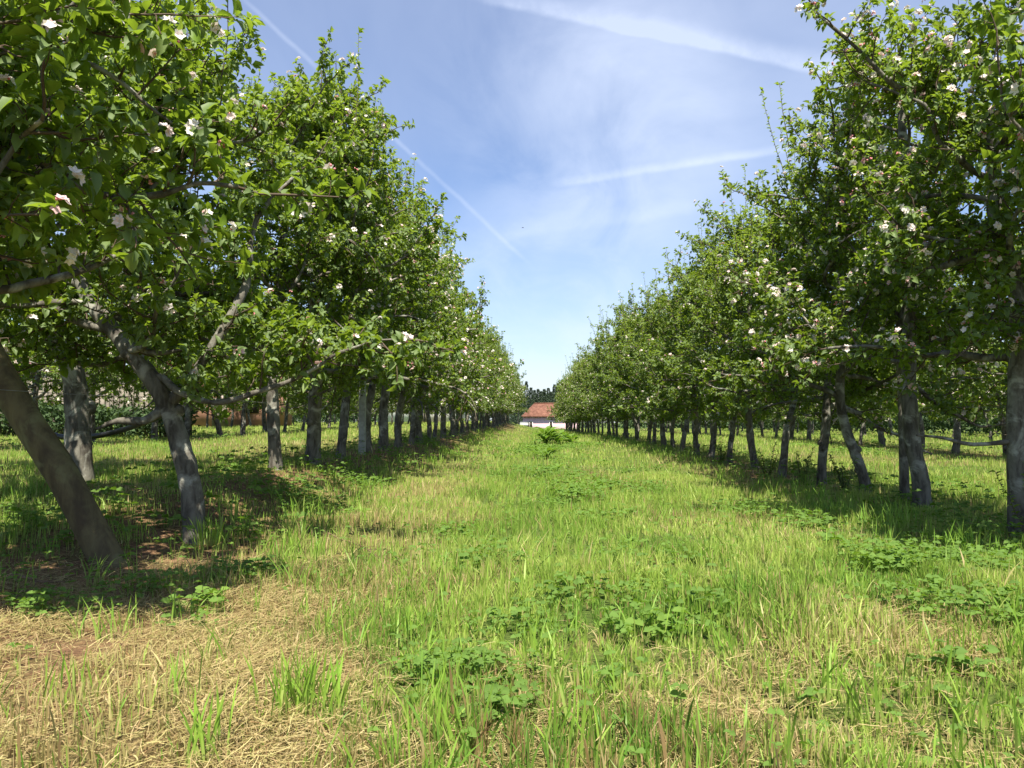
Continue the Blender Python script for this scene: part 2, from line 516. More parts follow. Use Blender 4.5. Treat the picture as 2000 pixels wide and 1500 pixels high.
mb = MB()
def sow(n, z0, z1, power, levels, wmul, margin=1.4):
    x, y = fan(n, z0, z1, power, margin)
    # tufts: pull blades towards nearby tuft centres
    cxs = np.floor(x / 0.11) * 0.11 + vnoise(np.floor(x / .11) * 7.3, np.floor(y / .11) * 5.1, 1.0, 21) * .11
    cys = np.floor(y / 0.11) * 0.11 + vnoise(np.floor(x / .11) * 3.9, np.floor(y / .11) * 8.7, 1.0, 22) * .11
    pull = 0.35
    x = x * (1 - pull) + cxs * pull; y = y * (1 - pull) + cys * pull
    d = dryness(x, y)
    sh = rowshade(x)
    far = (np.abs(x) > 14) & (y < 20)
    lush = vnoise(x, y, 0.6, 31) * .6 + vnoise(x, y, 0.18, 32) * .4
    keep = rs.rand(n) < np.clip(1.02 - 0.35 * d - np.where(x < 0, 0.75, 0.42) * sh * (.5 + vnoise(x, y, .5, 33)), 0.10, 1)
    keep &= rs.rand(n) > .85 * bareness(x, y)
    thin = (x < -0.3) & (y < 6.5)
    keep &= ~(thin & (rs.rand(n) < 0.5 * smooth(-0.3, -1.0, x)))
    x, y, d, sh, lush = x[keep], y[keep], d[keep], sh[keep], lush[keep]
    k = len(x)
    h = (0.040 + 0.14 * smooth(.2, .85, lush) + 0.045 * rs.rand(k)) * (1 - 0.42 * d) * (1 - 0.25 * np.clip(sh, 0, 1))
    tall = rs.rand(k) < 0.03 * smooth(0.45, 0.7, lush)
    h = np.where(tall, h * 1.6, h)
    h *= 1 + 0.25 * smooth(8, 40, y)
    h *= 0.76
    wd = (0.0032 + 0.0052 * rs.rand(k) ** 2) * wmul(y)
    wd = np.where(tall, wd * 1.4, wd)
    lean = 0.05 + 0.70 * rs.rand(k) ** 2.6
    az = rs.rand(k) * 6.283
    rnd = np.clip(0.15 + 0.55 * rs.rand(k) + 0.75 * (vnoise(x, y, 0.5, 41) - .42) + 0.35 * (vnoise(x, y, 0.14, 42) - .5) - .22 * np.exp(-((x - .15) / .6) ** 2) + 0.14 * smooth(4, 20, y), 0, 1)
    isdry = np.where(rs.rand(k) < 0.08 + d * 0.92, 0.55 + 0.45 * rs.rand(k), 0.0 + 0.15 * rs.rand(k))
    blades(mb, x, y, h, wd, lean, az, rs.rand(k) * 6.283, levels, rnd, isdry)
sow(105000, 1.0, 4.5, -0.35, 4, lambda y: 1.0)
sow(190000, 4.2, 12, -1.5, 2, lambda y: (y / 4.2) ** 0.55)
sow(230000, 11, 90, -1.7, 2, lambda y: 1.7 * (y / 11) ** 0.75, 3)
# broad long blades, loose clumps of taller grass
def clump(cx, cy, n, r, h0, h1, wd, rn):
    x = cx + rs.randn(n) * r; y = cy + rs.randn(n) * r
    blades(mb, x, y, h0 + (h1 - h0) * rs.rand(n), wd * (.7 + .6 * rs.rand(n)), 0.08 + 0.55 * rs.rand(n) ** 1.5, rs.rand(n) * 6.283, rs.rand(n) * 6.283, 4,
           np.clip(rn + (rs.rand(n) - .5) * .4, 0, 1), np.full(n, 0.0) + 0.25 * (rs.rand(n) < .15))
for k in range(520):
    y = 1.3 + 9 * rs.rand() ** 1.3
    x = (rs.rand() * 2 - 1) * (0.68 * y + .6)
    if dryness(x, y) > 0.7 and rs.rand() < .8: continue
    clump(x, y, rs.randint(5, 16), 0.03, 0.09, 0.20, 0.0065, 0.35)
for px, py in ((560, 1400), (590, 1395), (620, 1385), (640, 1400), (575, 1370), (1600, 1350), (1660, 1400), (1860, 1420), (1960, 1300), (1950, 1230), (1330, 1200), (1540, 1260), (1050, 1300), (1120, 1480), (880, 1450), (390, 1490)):
    Z = EYE * F / (py - 815); X = (px - 1050) / F * Z
    clump(X, Z, 22, 0.035, 0.12, 0.22, 0.0085, 0.45)
for k in range(160):   # taller fringe along the feet of the tree rows
    y = 5 + 40 * rs.rand() ** 1.5
    x = (XR - 0.9 if rs.rand() < .55 else XL + 0.8) + rs.randn() * 0.25
    clump(x, y, 18, 0.07, 0.12, 0.26, 0.008 * (1 + y / 25), 0.35)
grass = mb.build('grass', M_GRASS)
tag(grass, 'roughly mown green and yellow grass covering the path between the tree rows', 'grass', kind='stuff')

# hay lying in the grass
mb = MB()
def hay(n, z0, z1, power, thr, wmul=1.0):
    x, y = fan(n, z0, z1, power)
    d = dryness(x, y) + 0.25 * rowshade(x)
    kp = rs.rand(n) < np.clip((d - thr) * 1.2 + .16, 0, 1) * np.clip(.25 + 1.5 * (vnoise(x, y, .28, 91) - .2), .1, 1) * (1 - .75 * bareness(x, y))
    x, y = x[kp], y[kp]; k = len(x)
    L = 0.025 + 0.075 * rs.rand(k) ** 1.6; az = rs.rand(k) * 6.283; bend = (rs.rand(k) - .5) * 1.6
    z = ground(x, y) + 0.004 + 0.045 * rs.rand(k) ** 1.6
    wd = (0.0006 + 0.0011 * rs.rand(k) ** 2) * wmul
    S = 4
    V = np.zeros((k, 2 * S, 3))
    cx, cy, cz = x.copy(), y.copy(), z.copy(); a = az.copy(); sl = (rs.rand(k) - .45) * .7
    for s in range(S):
        nx, ny = -np.sin(a), np.cos(a)
        V[:, 2 * s] = np.stack([cx - nx * wd, cy - ny * wd, cz], -1)
        V[:, 2 * s + 1] = np.stack([cx + nx * wd, cy + ny * wd, cz + wd * .6], -1)
        cx = cx + np.cos(a) * L / 3; cy = cy + np.sin(a) * L / 3; cz = np.maximum(cz + sl * L / 3, ground(x, y)); a = a + bend / 3
    base = (np.arange(k) * 2 * S)[:, None]
    fs = [base + np.array([2 * s, 2 * s + 1, 2 * s + 3, 2 * s + 2]) for s in range(S - 1)]
    mb.add(V.reshape(-1, 3), fs, rnd=np.repeat(rs.rand(k), 2 * S), dry=np.repeat(0.65 + .35 * rs.rand(k), 2 * S), up=1.0)
hay(260000, 1.0, 5.0, -0.4, 0.20)
hay(60000, 4.5, 20, -1.6, 0.25, 2.0)
hay(140000, 1.0, 4.2, -0.3, 0.10, 0.75)
tag(mb.build('hay', M_GRASS), 'dry mown hay lying in pale tangles, thickest on the left of the path', 'hay', kind='stuff')

# ------------------------------------------------------------------ low broad-leaved weeds
mb = MB()
def leafcloud(mb, pos, fdir, nrm, L, W, rnd, fold=0.18, droop=0.25):
    """one small folded leaf at every pos"""
    k = len(pos)
    f = fdir / (np.linalg.norm(fdir, axis=1)[:, None] + 1e-9)
    n = nrm - f * np.sum(nrm * f, 1)[:, None]; n /= np.linalg.norm(n, axis=1)[:, None] + 1e-9
    s = np.cross(f, n)
    L = L[:, None]; W = W[:, None]
    b = pos; tip = pos + f * L - n * L * droop
    m1 = pos + f * L * .35; m2 = pos + f * L * .70 - n * L * droop * .35
    up = n * W * fold * 2
    l1 = pos + f * L * .30 + s * W * .48 + up; r1 = pos + f * L * .30 - s * W * .48 + up
    l2 = pos + f * L * .68 + s * W * .38 + up * .7 - n * L * droop * .35; r2 = pos + f * L * .68 - s * W * .38 + up * .7 - n * L * droop * .35
    V = np.stack([b, l1, l2, tip, r2, r1, m1, m2], 1)
    base = (np.arange(k) * 8)[:, None]
    fs = [base + np.array(q) for q in ([0, 6, 1], [0, 5, 6], [7, 3, 2], [7, 4, 3])] + [base + np.array(q) for q in ([1, 6, 7, 2], [6, 5, 4, 7])]
    fs = [np.concatenate(fs[:4]), np.concatenate(fs[4:])]
    mb.add(V.reshape(-1, 3), fs, rnd=np.repeat(rnd, 8))

def leafcloud_lo(mb, pos, fdir, nrm, L, W, rnd):
    k = len(pos)
    f = fdir / (np.linalg.norm(fdir, axis=1)[:, None] + 1e-9)
    n = nrm - f * np.sum(nrm * f, 1)[:, None]; n /= np.linalg.norm(n, axis=1)[:, None] + 1e-9
    s = np.cross(f, n); L = L[:, None]; W = W[:, None]
    V = np.stack([pos, pos + f * L * .45 + s * W * .5 + n * W * .25, pos + f * L - n * L * .2, pos + f * L * .45 - s * W * .5 + n * W * .25], 1)
    base = (np.arange(k) * 4)[:, None]
    mb.add(V.reshape(-1, 3), np.concatenate([base + np.array([0, 2, 1]), base + np.array([0, 3, 2])]), rnd=np.repeat(rnd, 4))

def weeds(x, y, hmax, size, rn):
    k = len(x)
    z = ground(x, y)
    h = hmax * (0.10 + .90 * rs.rand(k))
    pos3 = np.stack([x, y, z + h], -1)
    tri = 3
    pos = np.repeat(pos3, tri, 0); K = k * tri
    a0 = np.repeat(rs.rand(k) * 6.283, tri) + np.tile(np.arange(tri) * 2.094, k) + rs.randn(K) * .2
    fd = np.stack([np.cos(a0), np.sin(a0), rs.rand(K) * .5 - .1], -1)
    nr = np.stack([rs.randn(K) * .5, rs.randn(K) * .5 - .2, np.ones(K)], -1)
    L = np.repeat(size * (.6 + .8 * rs.rand(k)), tri)
    leafcloud(mb, pos, fd, nr, L, L * .85, np.clip(np.repeat(rn + (rs.rand(k) - .5) * .5, tri), 0, 1), .12, .15)
    # stalks
    sx = 0.0012
    V = np.stack([np.stack([x - sx, y, z], -1), np.stack([x + sx, y, z], -1), pos3], 1)
    mb.add(V.reshape(-1, 3), (np.arange(k) * 3)[:, None] + np.array([0, 1, 2]), rnd=.6)
def patch(cx, cy, rx, ry, n, hmax, size, rn):
    n = int(n * .8); rx *= 1.35; ry *= 1.35; size *= .85
    a = rs.rand(n) * 6.283; r = rs.rand(n) ** .75 * (0.75 + .25 * vnoise(a * 3, a * 0 + cx, 1, 51))
    weeds(cx + np.cos(a) * r * rx, cy + np.sin(a) * r * ry, hmax, size, rn)
def gpt(px, py):
    Z = EYE * F / (py - 815); return (px - 1050) / F * Z, Z
for px, py, rx, ry, n, hm, s, rn in (
        (910, 1320, .22, .16, 260, .10, .026, .35), (960, 1400, .12, .1, 90, .09, .03, .3), (395, 1185, .14, .12, 36, .12, .045, .7), (300, 1150, .25, .2, 120, .10, .03, .5),
        (480, 1125, .2, .18, 160, .10, .032, .25), (1830, 1110, .55, .4, 700, .16, .035, .3), (1930, 1200, .45, .25, 420, .14, .032, .35), (1740, 1110, .25, .3, 200, .12, .04, .55),
        (1620, 1075, .12, .12, 24, .14, .05, .6), (80, 1190, .3, .2, 200, .11, .028, .5), (1290, 1110, .25, .2, 60, .1, .03, .3), (1010, 1225, .25, .2, 90, .1, .028, .4),
        (1220, 960, .5, .6, 200, .12, .04, .3), (1060, 930, .5, .8, 200, .14, .05, .35), (1450, 1000, .3, .5, 220, .14, .03, .35), (1880, 1040, .8, .8, 500, .12, .03, .5),
        (700, 960, .4, .6, 300, .14, .035, .3), (560, 1000, .5, .5, 300, .14, .035, .35), (820, 885, .5, 1.2, 400, .16, .05, .4), (1180, 1330, .1, .1, 16, .1, .04, .3), (1840, 1300, .12, .08, 30, .09, .04, .3)):
    X, Z = gpt(px, py)
    patch(X, Z, rx, ry, n, hm, s, rn)
for k in range(150):
    Y_ = 3.0 + 24 * rs.rand() ** 1.4; X_ = (rs.rand() * 2 - 1) * (0.62 * Y_ + .3)
    if rs.rand() < .45: X_ = .1 + rs.randn() * .7
    if dryness(X_, Y_) > .5 and rs.rand() < .8: continue
    s_ = .05 + .16 * rs.rand() * (1 + Y_ / 12)
    patch(X_, Y_, s_, s_, int(14 + 900 * s_ * s_ * (1 if Y_ < 10 else .5)), .07 + .09 * rs.rand(), .016 + .026 * rs.rand() ** 2 + .0012 * Y_, .2 + .5 * rs.rand())
# scattered along the rows and across the sward
n = 16000
x, y = fan(n, 1.2, 30, -1.1)
kp = rs.rand(n) < np.clip(0.30 + 0.8 * np.clip(rowshade(x), 0, 1) * (vnoise(x, y, .8, 61) > .35) - .3 * (dryness(x, y) > .6) + .5 * (vnoise(x, y, .7, 62) > .68), 0.02, 1)
x, y = x[kp], y[kp]
weeds(x, y, 0.11, 0.024, 0.45)
n = 9000
x, y = fan(n, 5, 45, -1.3)
kp = (rowshade(x) > .25)
weeds(x[kp], y[kp], 0.22, 0.05, 0.3)
tag(mb.build('weeds', M_WEED), 'low clover and other broad-leaved weeds growing through the grass', 'weeds', kind='stuff')

# ------------------------------------------------------------------ apple trees
def unit(v):
    return v / (np.linalg.norm(v) + 1e-9)

def grow(seed, trunk=None, trad=(0.075, 0.03), limbs=20, zlow=0.85, ztop=3.9, reach=1.2, shoots=10, blossom=60, hi=False, density=1.0,
         extra=(), no_limbs_below=None, bias=(0, 0), stubs=(), leafscale=1.0, floor=0.86):
    """returns three MBs (wood, leaves, petals) in the tree's own coordinates (base at the origin)"""
    g = np.random.RandomState(seed)
    wood, lv, pt = MB(), MB(), MB()
    if trunk is None:
        a = g.rand() * 6.283
        pts = [np.zeros(3)]
        d = unit(np.array([g.randn() * .09, g.randn() * .09, 1.0]))
        while pts[-1][2] < ztop - .35:
            d = unit(d + np.array([g.randn() * .10 - pts[-1][0] * .12, g.randn() * .10 - pts[-1][1] * .12, .12]))
            pts.append(pts[-1] + d * .35)
        trunk = np.array(pts)
    tk = spline(trunk, 5)
    L = np.concatenate([[0], np.cumsum(np.linalg.norm(np.diff(tk, axis=0), axis=1))])
    s = L / L[-1]
    rad = trad[0] * (1 - s) + trad[1] * s
    rad = rad * (1 + 0.28 * np.exp(-L / 0.06)) * (1 + 0.12 * (vnoise(L, L * 0 + seed, 0.13, 71) - .4))
    tk0 = tk.copy(); tk0[0, 2] -= 0.12
    tube(wood, tk0, rad, 12, 0.10, g, True, thin=0.0)
    # pruning knots and burrs on the stem
    for k in range(g.randint(2, 5)):
        i = g.randint(3, max(5, int(len(tk) * .5)))
        dd = unit(np.array([g.randn(), g.randn(), .3]))
        p = tk[i] + dd * rad[i] * .55
        tube(wood, [p, p + dd * rad[i] * .45, p + dd * rad[i] * .8, p + dd * rad[i] * .95], np.array([.75, .72, .55, .2]) * rad[i], 7, .25, g, True, thin=0.0)
    ros_p, ros_d, ros_s = [], [], []          # rosettes
    sh_leaf = []                               # leaves set singly along shoots
    def walk(p, d, length, step, wander, up):
        out = [p]
        n = max(2, int(round(length / step)))
        for _ in range(n):
            d = unit(d + g.randn(3) * wander + np.array([0, 0, up]))
            out.append(out[-1] + d * (length / n))
        return np.array(out)
    def interp(pts, u):
        x = u * (len(pts) - 1); i = min(int(x), len(pts) - 2)
        return pts[i] + (pts[i + 1] - pts[i]) * (x - i), unit(pts[i + 1] - pts[i])
    def twig(p, d):
        if p[2] < floor + .16 * g.randn(): return
        ln = 0.04 + 0.16 * g.rand() ** 1.5
        q = walk(p, d, ln, .06, .22, .06)
        tube(wood, q, np.linspace(.0034, .0018, len(q)), 3, thin=1.0)
        ros_p.append(q[-1]); ros_d.append(unit(q[-1] - q[-2])); ros_s.append(1.0)
        if ln > .1:
            m_, dm = interp(q, .5)
            ros_p.append(m_); ros_d.append(unit(dm + g.randn(3) * .8)); ros_s.append(.55)
    def second(p, d, ln, r0):
        q = walk(p, d, ln, .09, .20, .07)
        tube(wood, q, np.linspace(r0, .0035, len(q)), 4, thin=.8)
        n = max(2, int(ln / .060 * density))
        for u in np.linspace(.12, 1, n):
            m_, dm = interp(q, u)
            if u > .97:
                twig(m_, dm)
            else:
                twig(m_, unit(g.randn(3) * .8 + dm * .6 + np.array([0, 0, .25])))
    def limb(pts, r0, sec=True):
        ln = np.linalg.norm(np.diff(pts, axis=0), axis=1).sum()
        q = spline(pts, 3) if len(pts) > 2 else pts
        rr_ = np.linspace(r0, max(.007, r0 * .28), len(q)) * (1 + .35 * (vnoise(np.arange(len(q)) * 1.0, np.zeros(len(q)) + seed, 1.3, 72) - .5))
        tube(wood, q, rr_, 7, .16, g, thin=min(1.0, max(0, (0.03 - r0) / .03)) * .6)  # slimmer limbs are browner; shade inside the crown is painted into this darkening too
        if not sec: return
        n = max(3, int(ln / .115))
        for u in np.linspace(.14, 1, n):
            m_, dm = interp(q, u)
            side = unit(np.cross(dm, g.randn(3)))
            d = unit(side + dm * .55 + np.array([0, 0, .22])) if u < .97 else dm
            if m_[2] < floor - .05 + .16 * g.randn(): continue
            second(m_, d, (.24 + .42 * g.rand()) * (1 - .25 * u), .0075)
    zl0 = no_limbs_below if no_limbs_below is not None else zlow
    ztk = tk[-1][2]
    for k in range(limbs):
        h = zl0 + (ztk - zl0) * ((k + g.rand() * .6) / limbs) ** 0.95
        i = int(np.argmin(np.abs(tk[:, 2] - h)))
        p = tk[i]
        a = k * 2.39996 + g.randn() * .35
        frac = (h - zl0) / max(.1, ztk - zl0)
        el = -0.10 + 0.75 * frac + g.randn() * .16
        d = unit(np.array([math.cos(a) * math.cos(el) + bias[0], math.sin(a) * math.cos(el) + bias[1], math.sin(el)]))
        ln = reach * (1.05 - .50 * frac) * (.5 + .8 * g.rand())
        q = walk(p, d, ln, .16, .20, .035 + .03 * frac)
        limb(q, (.030 - .012 * frac) * (.8 + .5 * g.rand()))
    for ex in extra:                            # big limbs copied from the photo
        limb(np.array(ex[0], float), ex[1])
    for st in stubs:
        limb(np.array(st[0], float), st[1], sec=False)
    # leader top
    second(tk[-1], np.array([g.randn() * .2, g.randn() * .2, 1.0]), .7, .012)
    for _ in range(3):
        second(tk[-1 - g.randint(1, 5)], unit(np.array([g.randn(), g.randn(), 1.0])), .6, .009)
    # upright one-year shoots
    for k in range(shoots):
        a = g.rand() * 6.283; r = reach * .75 * g.rand()
        zb = ztk * (.80 + .20 * g.rand()) - .1 - r * .25
        p = np.array([tk[-1][0] * .7 + math.cos(a) * r, tk[-1][1] * .7 + math.sin(a) * r, zb])
        ln = .50 + 1.0 * g.rand() ** 1.5
        q = walk(p, unit(np.array([math.cos(a) * .22, math.sin(a) * .22, 1])), ln, .14, .06, .16)
        tube(wood, q, np.linspace(.006, .0022, len(q)), 3, thin=.9)
        for u in np.arange(.05, .98, .030 / ln):
            m_, dm = interp(q, u)
            sh_leaf.append((m_, dm, u))
        ros_p.append(q[-1]); ros_d.append(dm); ros_s.append(.7)
    # rosettes -> leaves
    rp = np.array(ros_p); rd = np.array(ros_d); rsz = np.array(ros_s)
    nl = 9
    n = len(rp)
    pos = np.repeat(rp, nl, 0); dd = np.repeat(rd, nl, 0); sz = np.repeat(rsz, nl)
    keep = g.rand(n * nl) < 0.86
    rnd3 = g.randn(n * nl, 3)
    side = np.cross(dd, rnd3); side /= np.linalg.norm(side, axis=1)[:, None] + 1e-9
    fd = dd * (.15 + .75 * g.rand(n * nl))[:, None] + side * (.65 + .5 * g.rand(n * nl))[:, None]
    fd[:, 2] -= .10
    nr = dd * .5 + np.array([0, 0, .9]) + g.randn(n * nl, 3) * .38
    LL = (0.036 + 0.060 * g.rand(n * nl) ** 1.2) * (.72 + .28 * sz) * leafscale
    cl_rn = np.repeat(g.rand(n), nl)
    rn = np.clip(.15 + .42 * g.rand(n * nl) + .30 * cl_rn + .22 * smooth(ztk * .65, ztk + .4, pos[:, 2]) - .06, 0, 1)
    pos = pos + fd * .012 - dd * (g.rand(n * nl) * .03)[:, None]
    A = [pos[keep], fd[keep], nr[keep], LL[keep], (LL * (.52 + .14 * g.rand(n * nl)))[keep], rn[keep]]
    if sh_leaf:
        sp = np.array([q_[0] for q_ in sh_leaf]); sd = np.array([q_[1] for q_ in sh_leaf]); su = np.array([q_[2] for q_ in sh_leaf]); k = len(sp)
        sd2 = np.cross(sd, g.randn(k, 3)); sd2 /= np.linalg.norm(sd2, axis=1)[:, None] + 1e-9
        LL2 = (.05 + .04 * g.rand(k)) * (1 - .35 * su)
        B = [sp, sd2 + sd * .6, sd * .8 + g.randn(k, 3) * .3, LL2, LL2 * .5, np.clip(.55 + .4 * g.rand(k), 0, 1)]
        A = [np.concatenate([a_, b_]) for a_, b_ in zip(A, B)]
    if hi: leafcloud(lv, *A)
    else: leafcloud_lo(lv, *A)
    # blossom clusters: five-petalled flowers and pink buds
    wt = (np.hypot(rp[:, 0], rp[:, 1]) + .25) ** 1.5; pick = g.choice(n, min(int(blossom * 2.1), n), replace=False, p=wt / wt.sum())
    for i in pick:
        c0 = rp[i] + rd[i] * .035 + np.array([0, 0, .012])
        nf = g.randint(4, 8)
        young = g.rand() < .3
        for k in range(nf):
            fdn = unit(rd[i] + g.randn(3) * .75 + np.array([0, 0, .5]))
            c = c0 + fdn * .024
            u = unit(np.cross(fdn, g.randn(3))); v = np.cross(fdn, u)
            if young and g.rand() < .7 or g.rand() < .15:      # bud
                r = .007; pk = .75 + .25 * g.rand()
                V = [c - fdn * r, c + u * r, c + v * r, c - u * r, c - v * r, c + fdn * r * 1.4]
                pt.add(V, np.array([[0, 2, 1], [0, 3, 2], [0, 4, 3], [0, 1, 4], [5, 1, 2], [5, 2, 3], [5, 3, 4], [5, 4, 1]]), pink=pk)
                continue
            a = np.arange(5) * 1.2566 + g.rand() * .3
            r = .018 + .006 * g.rand(); cup = .25 + .4 * g.rand(); pk = g.rand() ** 2 * .3 + (.25 if young else 0)
            V = []; Fs = []
            for j_, aj in enumerate(a):
                e = math.cos(aj) * u + math.sin(aj) * v; s_ = -math.sin(aj) * u + math.cos(aj) * v
                V += [c, c + e * r * .6 + s_ * r * .42 + fdn * r * cup * .5, c + e * r * 1.05 + fdn * r * cup, c + e * r * .6 - s_ * r * .42 + fdn * r * cup * .5]
                Fs.append([4 * j_, 4 * j_ + 1, 4 * j_ + 2, 4 * j_ + 3])
            pt.add(V, np.array(Fs), pink=pk)
    return wood, lv, pt

def plant(name, parts, loc, label, group=None):
    root = thing('apple_tree', label, 'apple tree', loc, group)
    parts[0].build('trunk', M_BARK, root, True)
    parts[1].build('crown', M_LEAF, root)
    if parts[2].v:
        b_ = parts[2].build('blossoms', M_PETAL, root)
        b_['kind'] = 'stuff'
    return root

def relpath(pix, base):
    return [np.array(P(*p)) - np.array(base) for p in pix]

LG, RG = 'apple trees in the row left of the grass path', 'apple trees in the row right of the grass path'

# --- trees close to the camera, one by one
# beyond the left edge of the frame; its boughs reach in at the top left
b0 = (-3.0, 3.3, gz(-3.0, 3.3))
plant('t', grow(101, trunk=[(0, 0, 0), (-.05, 0, .7), (0, .05, 1.4), (.05, 0, 2.1), (-.05, 0, 2.8), (0, 0, 3.5)], trad=(.09, .035), limbs=27, density=1.3, leafscale=.98, no_limbs_below=1.45, reach=1.55,
                blossom=110, hi=True, shoots=8, extra=[(relpath([(-370, 300, 3.3), (-150, 190, 3.25), (0, 92, 3.15), (62, 42, 3.1), (140, 18, 3.0), (190, -60, 3.0)], b0), .040)]),
      b0, 'apple tree rooted outside the frame at left, its leafy boughs filling the top left corner', LG)
# thick bent grey stem
b1 = P(158, 950, 7.4); b1 = (b1[0], b1[1], gz(b1[0], b1[1]))
tr1 = relpath([(152, 860, 7.4), (148, 760, 7.4), (128, 690, 7.35), (85, 620, 7.3), (48, 545, 7.3), (50, 450, 7.3), (95, 340, 7.3), (100, 220, 7.3), (120, 120, 7.3)], b1)
plant('t', grow(102, trunk=[(0, 0, 0)] + tr1, trad=(.115, .055), limbs=28, leafscale=.9, density=1.35, no_limbs_below=1.6, reach=1.5, blossom=160, hi=True,
                extra=[(relpath([(120, 120, 7.3), (190, 115, 7.2), (270, 105, 7.1), (340, 60, 7.0)], b1), .05),
                       (relpath([(100, 215, 7.3), (220, 205, 7.1), (340, 225, 6.9), (430, 240, 6.8)], b1), .035),
                       (relpath([(85, 640, 7.3), (30, 680, 7.2), (-30, 700, 7.0)], b1), .028)]),
      b1, 'apple tree with the thick grey stem bending sharply left, behind the leaning post', LG)
# second leaning stem with a short sawn stub
b2 = P(380, 1046, 5.6); b2 = (b2[0], b2[1], gz(b2[0], b2[1]))
tr2 = relpath([(374, 960, 5.6), (352, 870, 5.6), (328, 795, 5.6), (285, 725, 5.6), (225, 650, 5.65), (170, 575, 5.7), (150, 480, 5.75), (200, 380, 5.7), (240, 280, 5.7), (300, 180, 5.7)], b2)
plant('t', grow(103, trunk=[(0, 0, 0)] + tr2, trad=(.078, .032), limbs=32, leafscale=.9, density=1.4, no_limbs_below=1.2, reach=1.5, blossom=140, hi=True, bias=(.25, .1),
                extra=[(relpath([(328, 795, 5.6), (400, 700, 5.6), (480, 560, 5.7), (500, 430, 5.8), (590, 330, 5.9)], b2), .045)],
                stubs=[(relpath([(318, 800, 5.6), (280, 822, 5.55), (230, 822, 5.5), (188, 838, 5.45)], b2), .042), (relpath([(250, 675, 5.6), (310, 690, 5.4), (365, 680, 5.3)], b2), .03)]),
      b2, 'apple tree whose stem curves up leftwards, just right of the leaning post', LG)
left_near = [(535, 8.9, 104, 'apple tree with the slim straight stem standing third from the leaning post', .075),
             (608, 10.3, 105, 'apple tree with the stout stem and a dark burr, left of the concrete post', .10),
             (663, 11.75, 106, 'slender apple tree standing just left of the concrete post', .07)]
for px, Z, sd, lab, r in left_near:
    X = (px - 1050) / F * Z
    plant('t', grow(sd, trad=(r, .03), limbs=28, leafscale=.9, density=1.3, zlow=1.15, ztop=4.25, reach=1.6, shoots=9, blossom=130, hi=True, bias=(.12, 0)), (X, Z, gz(X, Z)), lab, LG)

bR0 = (3.95, 4.5, gz(3.95, 4.5))
plant('t', grow(111, limbs=24, density=1.2, no_limbs_below=1.9, ztop=4.3, reach=1.50, blossom=130, hi=True), bR0,
      'apple tree rooted outside the frame at right, its blossoming twigs filling the top right corner', RG)
b = P(1992, 1040, 6.2); b = (b[0], b[1], gz(b[0], b[1]))
trR = relpath([(1985, 900, 6.2), (1985, 780, 6.2), (1990, 640, 6.2), (1975, 520, 6.2), (1945, 430, 6.2), (1942, 330, 6.2), (1945, 240, 6.2), (1990, 205, 6.2), (2060, 140, 6.2), (2080, 30, 6.2)], b)
plant('t', grow(112, trunk=[(0, 0, 0)] + trR, trad=(.070, .040), limbs=27, leafscale=.85, density=1.2, no_limbs_below=1.25, reach=1.5, blossom=300, hi=True, shoots=8, bias=(-.12, 0),
                extra=[(relpath([(1975, 480, 6.2), (1900, 500, 6.2), (1810, 525, 6.1), (1770, 480, 6.1)], b), .045),
                       (relpath([(1945, 240, 6.2), (1870, 235, 6.2), (1800, 190, 6.1), (1745, 165, 6.0), (1680, 100, 5.9), (1600, 30, 5.8)], b), .035),
                       (relpath([(1990, 860, 6.2), (1900, 868, 6.2), (1840, 855, 6.2), (1790, 850, 6.1)], b), .022)]),
      b, 'dark-stemmed apple tree at the right edge of the frame with a thick side bough', RG)
b = P(1802, 1012, 7.9); b = (b[0], b[1], gz(b[0], b[1]))
trR = relpath([(1797, 930, 7.9), (1782, 860, 7.9), (1775, 740, 7.9), (1778, 600, 7.9), (1785, 480, 7.9), (1790, 380, 7.9), (1765, 280, 7.9), (1760, 170, 7.9)], b)
plant('t', grow(113, trunk=[(0, 0, 0)] + trR, trad=(.080, .034), limbs=27, leafscale=.85, density=1.2, no_limbs_below=1.15, reach=1.5, blossom=240, hi=True, shoots=10), b,
      'apple tree with a stout pale stem dappled by sunlight, just right of the wooden pole', RG)
b = P(1692, 985, 9.4); b = (b[0], b[1], gz(b[0], b[1]))
trR = relpath([(1686, 930, 9.4), (1668, 880, 9.4), (1650, 830, 9.4), (1640, 760, 9.4), (1650, 640, 9.4), (1640, 520, 9.4), (1640, 400, 9.4), (1650, 300, 9.4)], b)
plant('t', grow(114, trunk=[(0, 0, 0)] + trR, trad=(.062, .03), limbs=27, leafscale=.85, density=1.3, no_limbs_below=1.0, reach=1.5, blossom=170, hi=True, shoots=12), b,
      'apple tree with a knobbly crooked stem leaning left, left of the wooden pole', RG)

# --- further trees: six grown forms, copied along the rows
forms = []
for k in range(7):
    forms.append(grow(200 + k, trad=(.062 + .011 * (k % 3), .026), limbs=25, zlow=[1.1, .98, 1.1, 1.0, 1.1, 1.05, 1.0][k], ztop=4.0 + .18 * (k % 3), reach=1.50 + .10 * (k % 2),
                      shoots=[8, 20, 6, 26, 10, 14, 30][k], blossom=[130, 70, 170, 60, 140, 110, 50][k], density=1.15, leafscale=.98))
first = [None] * len(forms)
def copy_tree(o):
    r = o.copy(); C.objects.link(r)
    for ch in list(o.children):
        c = ch.copy(); C.objects.link(c); c.parent = r
    return r
def put(kind, x, y, label, group, s, rz, tilt=(0, 0)):
    if first[kind] is None:
        o = first[kind] = plant('t', forms[kind], (0, 0, 0), label, group)
    else:
        o = copy_tree(first[kind])
    o.location = (x, y, gz(x, y)); o.scale = (s, s, s * 1.0); o.rotation_euler = (tilt[0], tilt[1], rz)
    tag(o, label, 'apple tree', group)
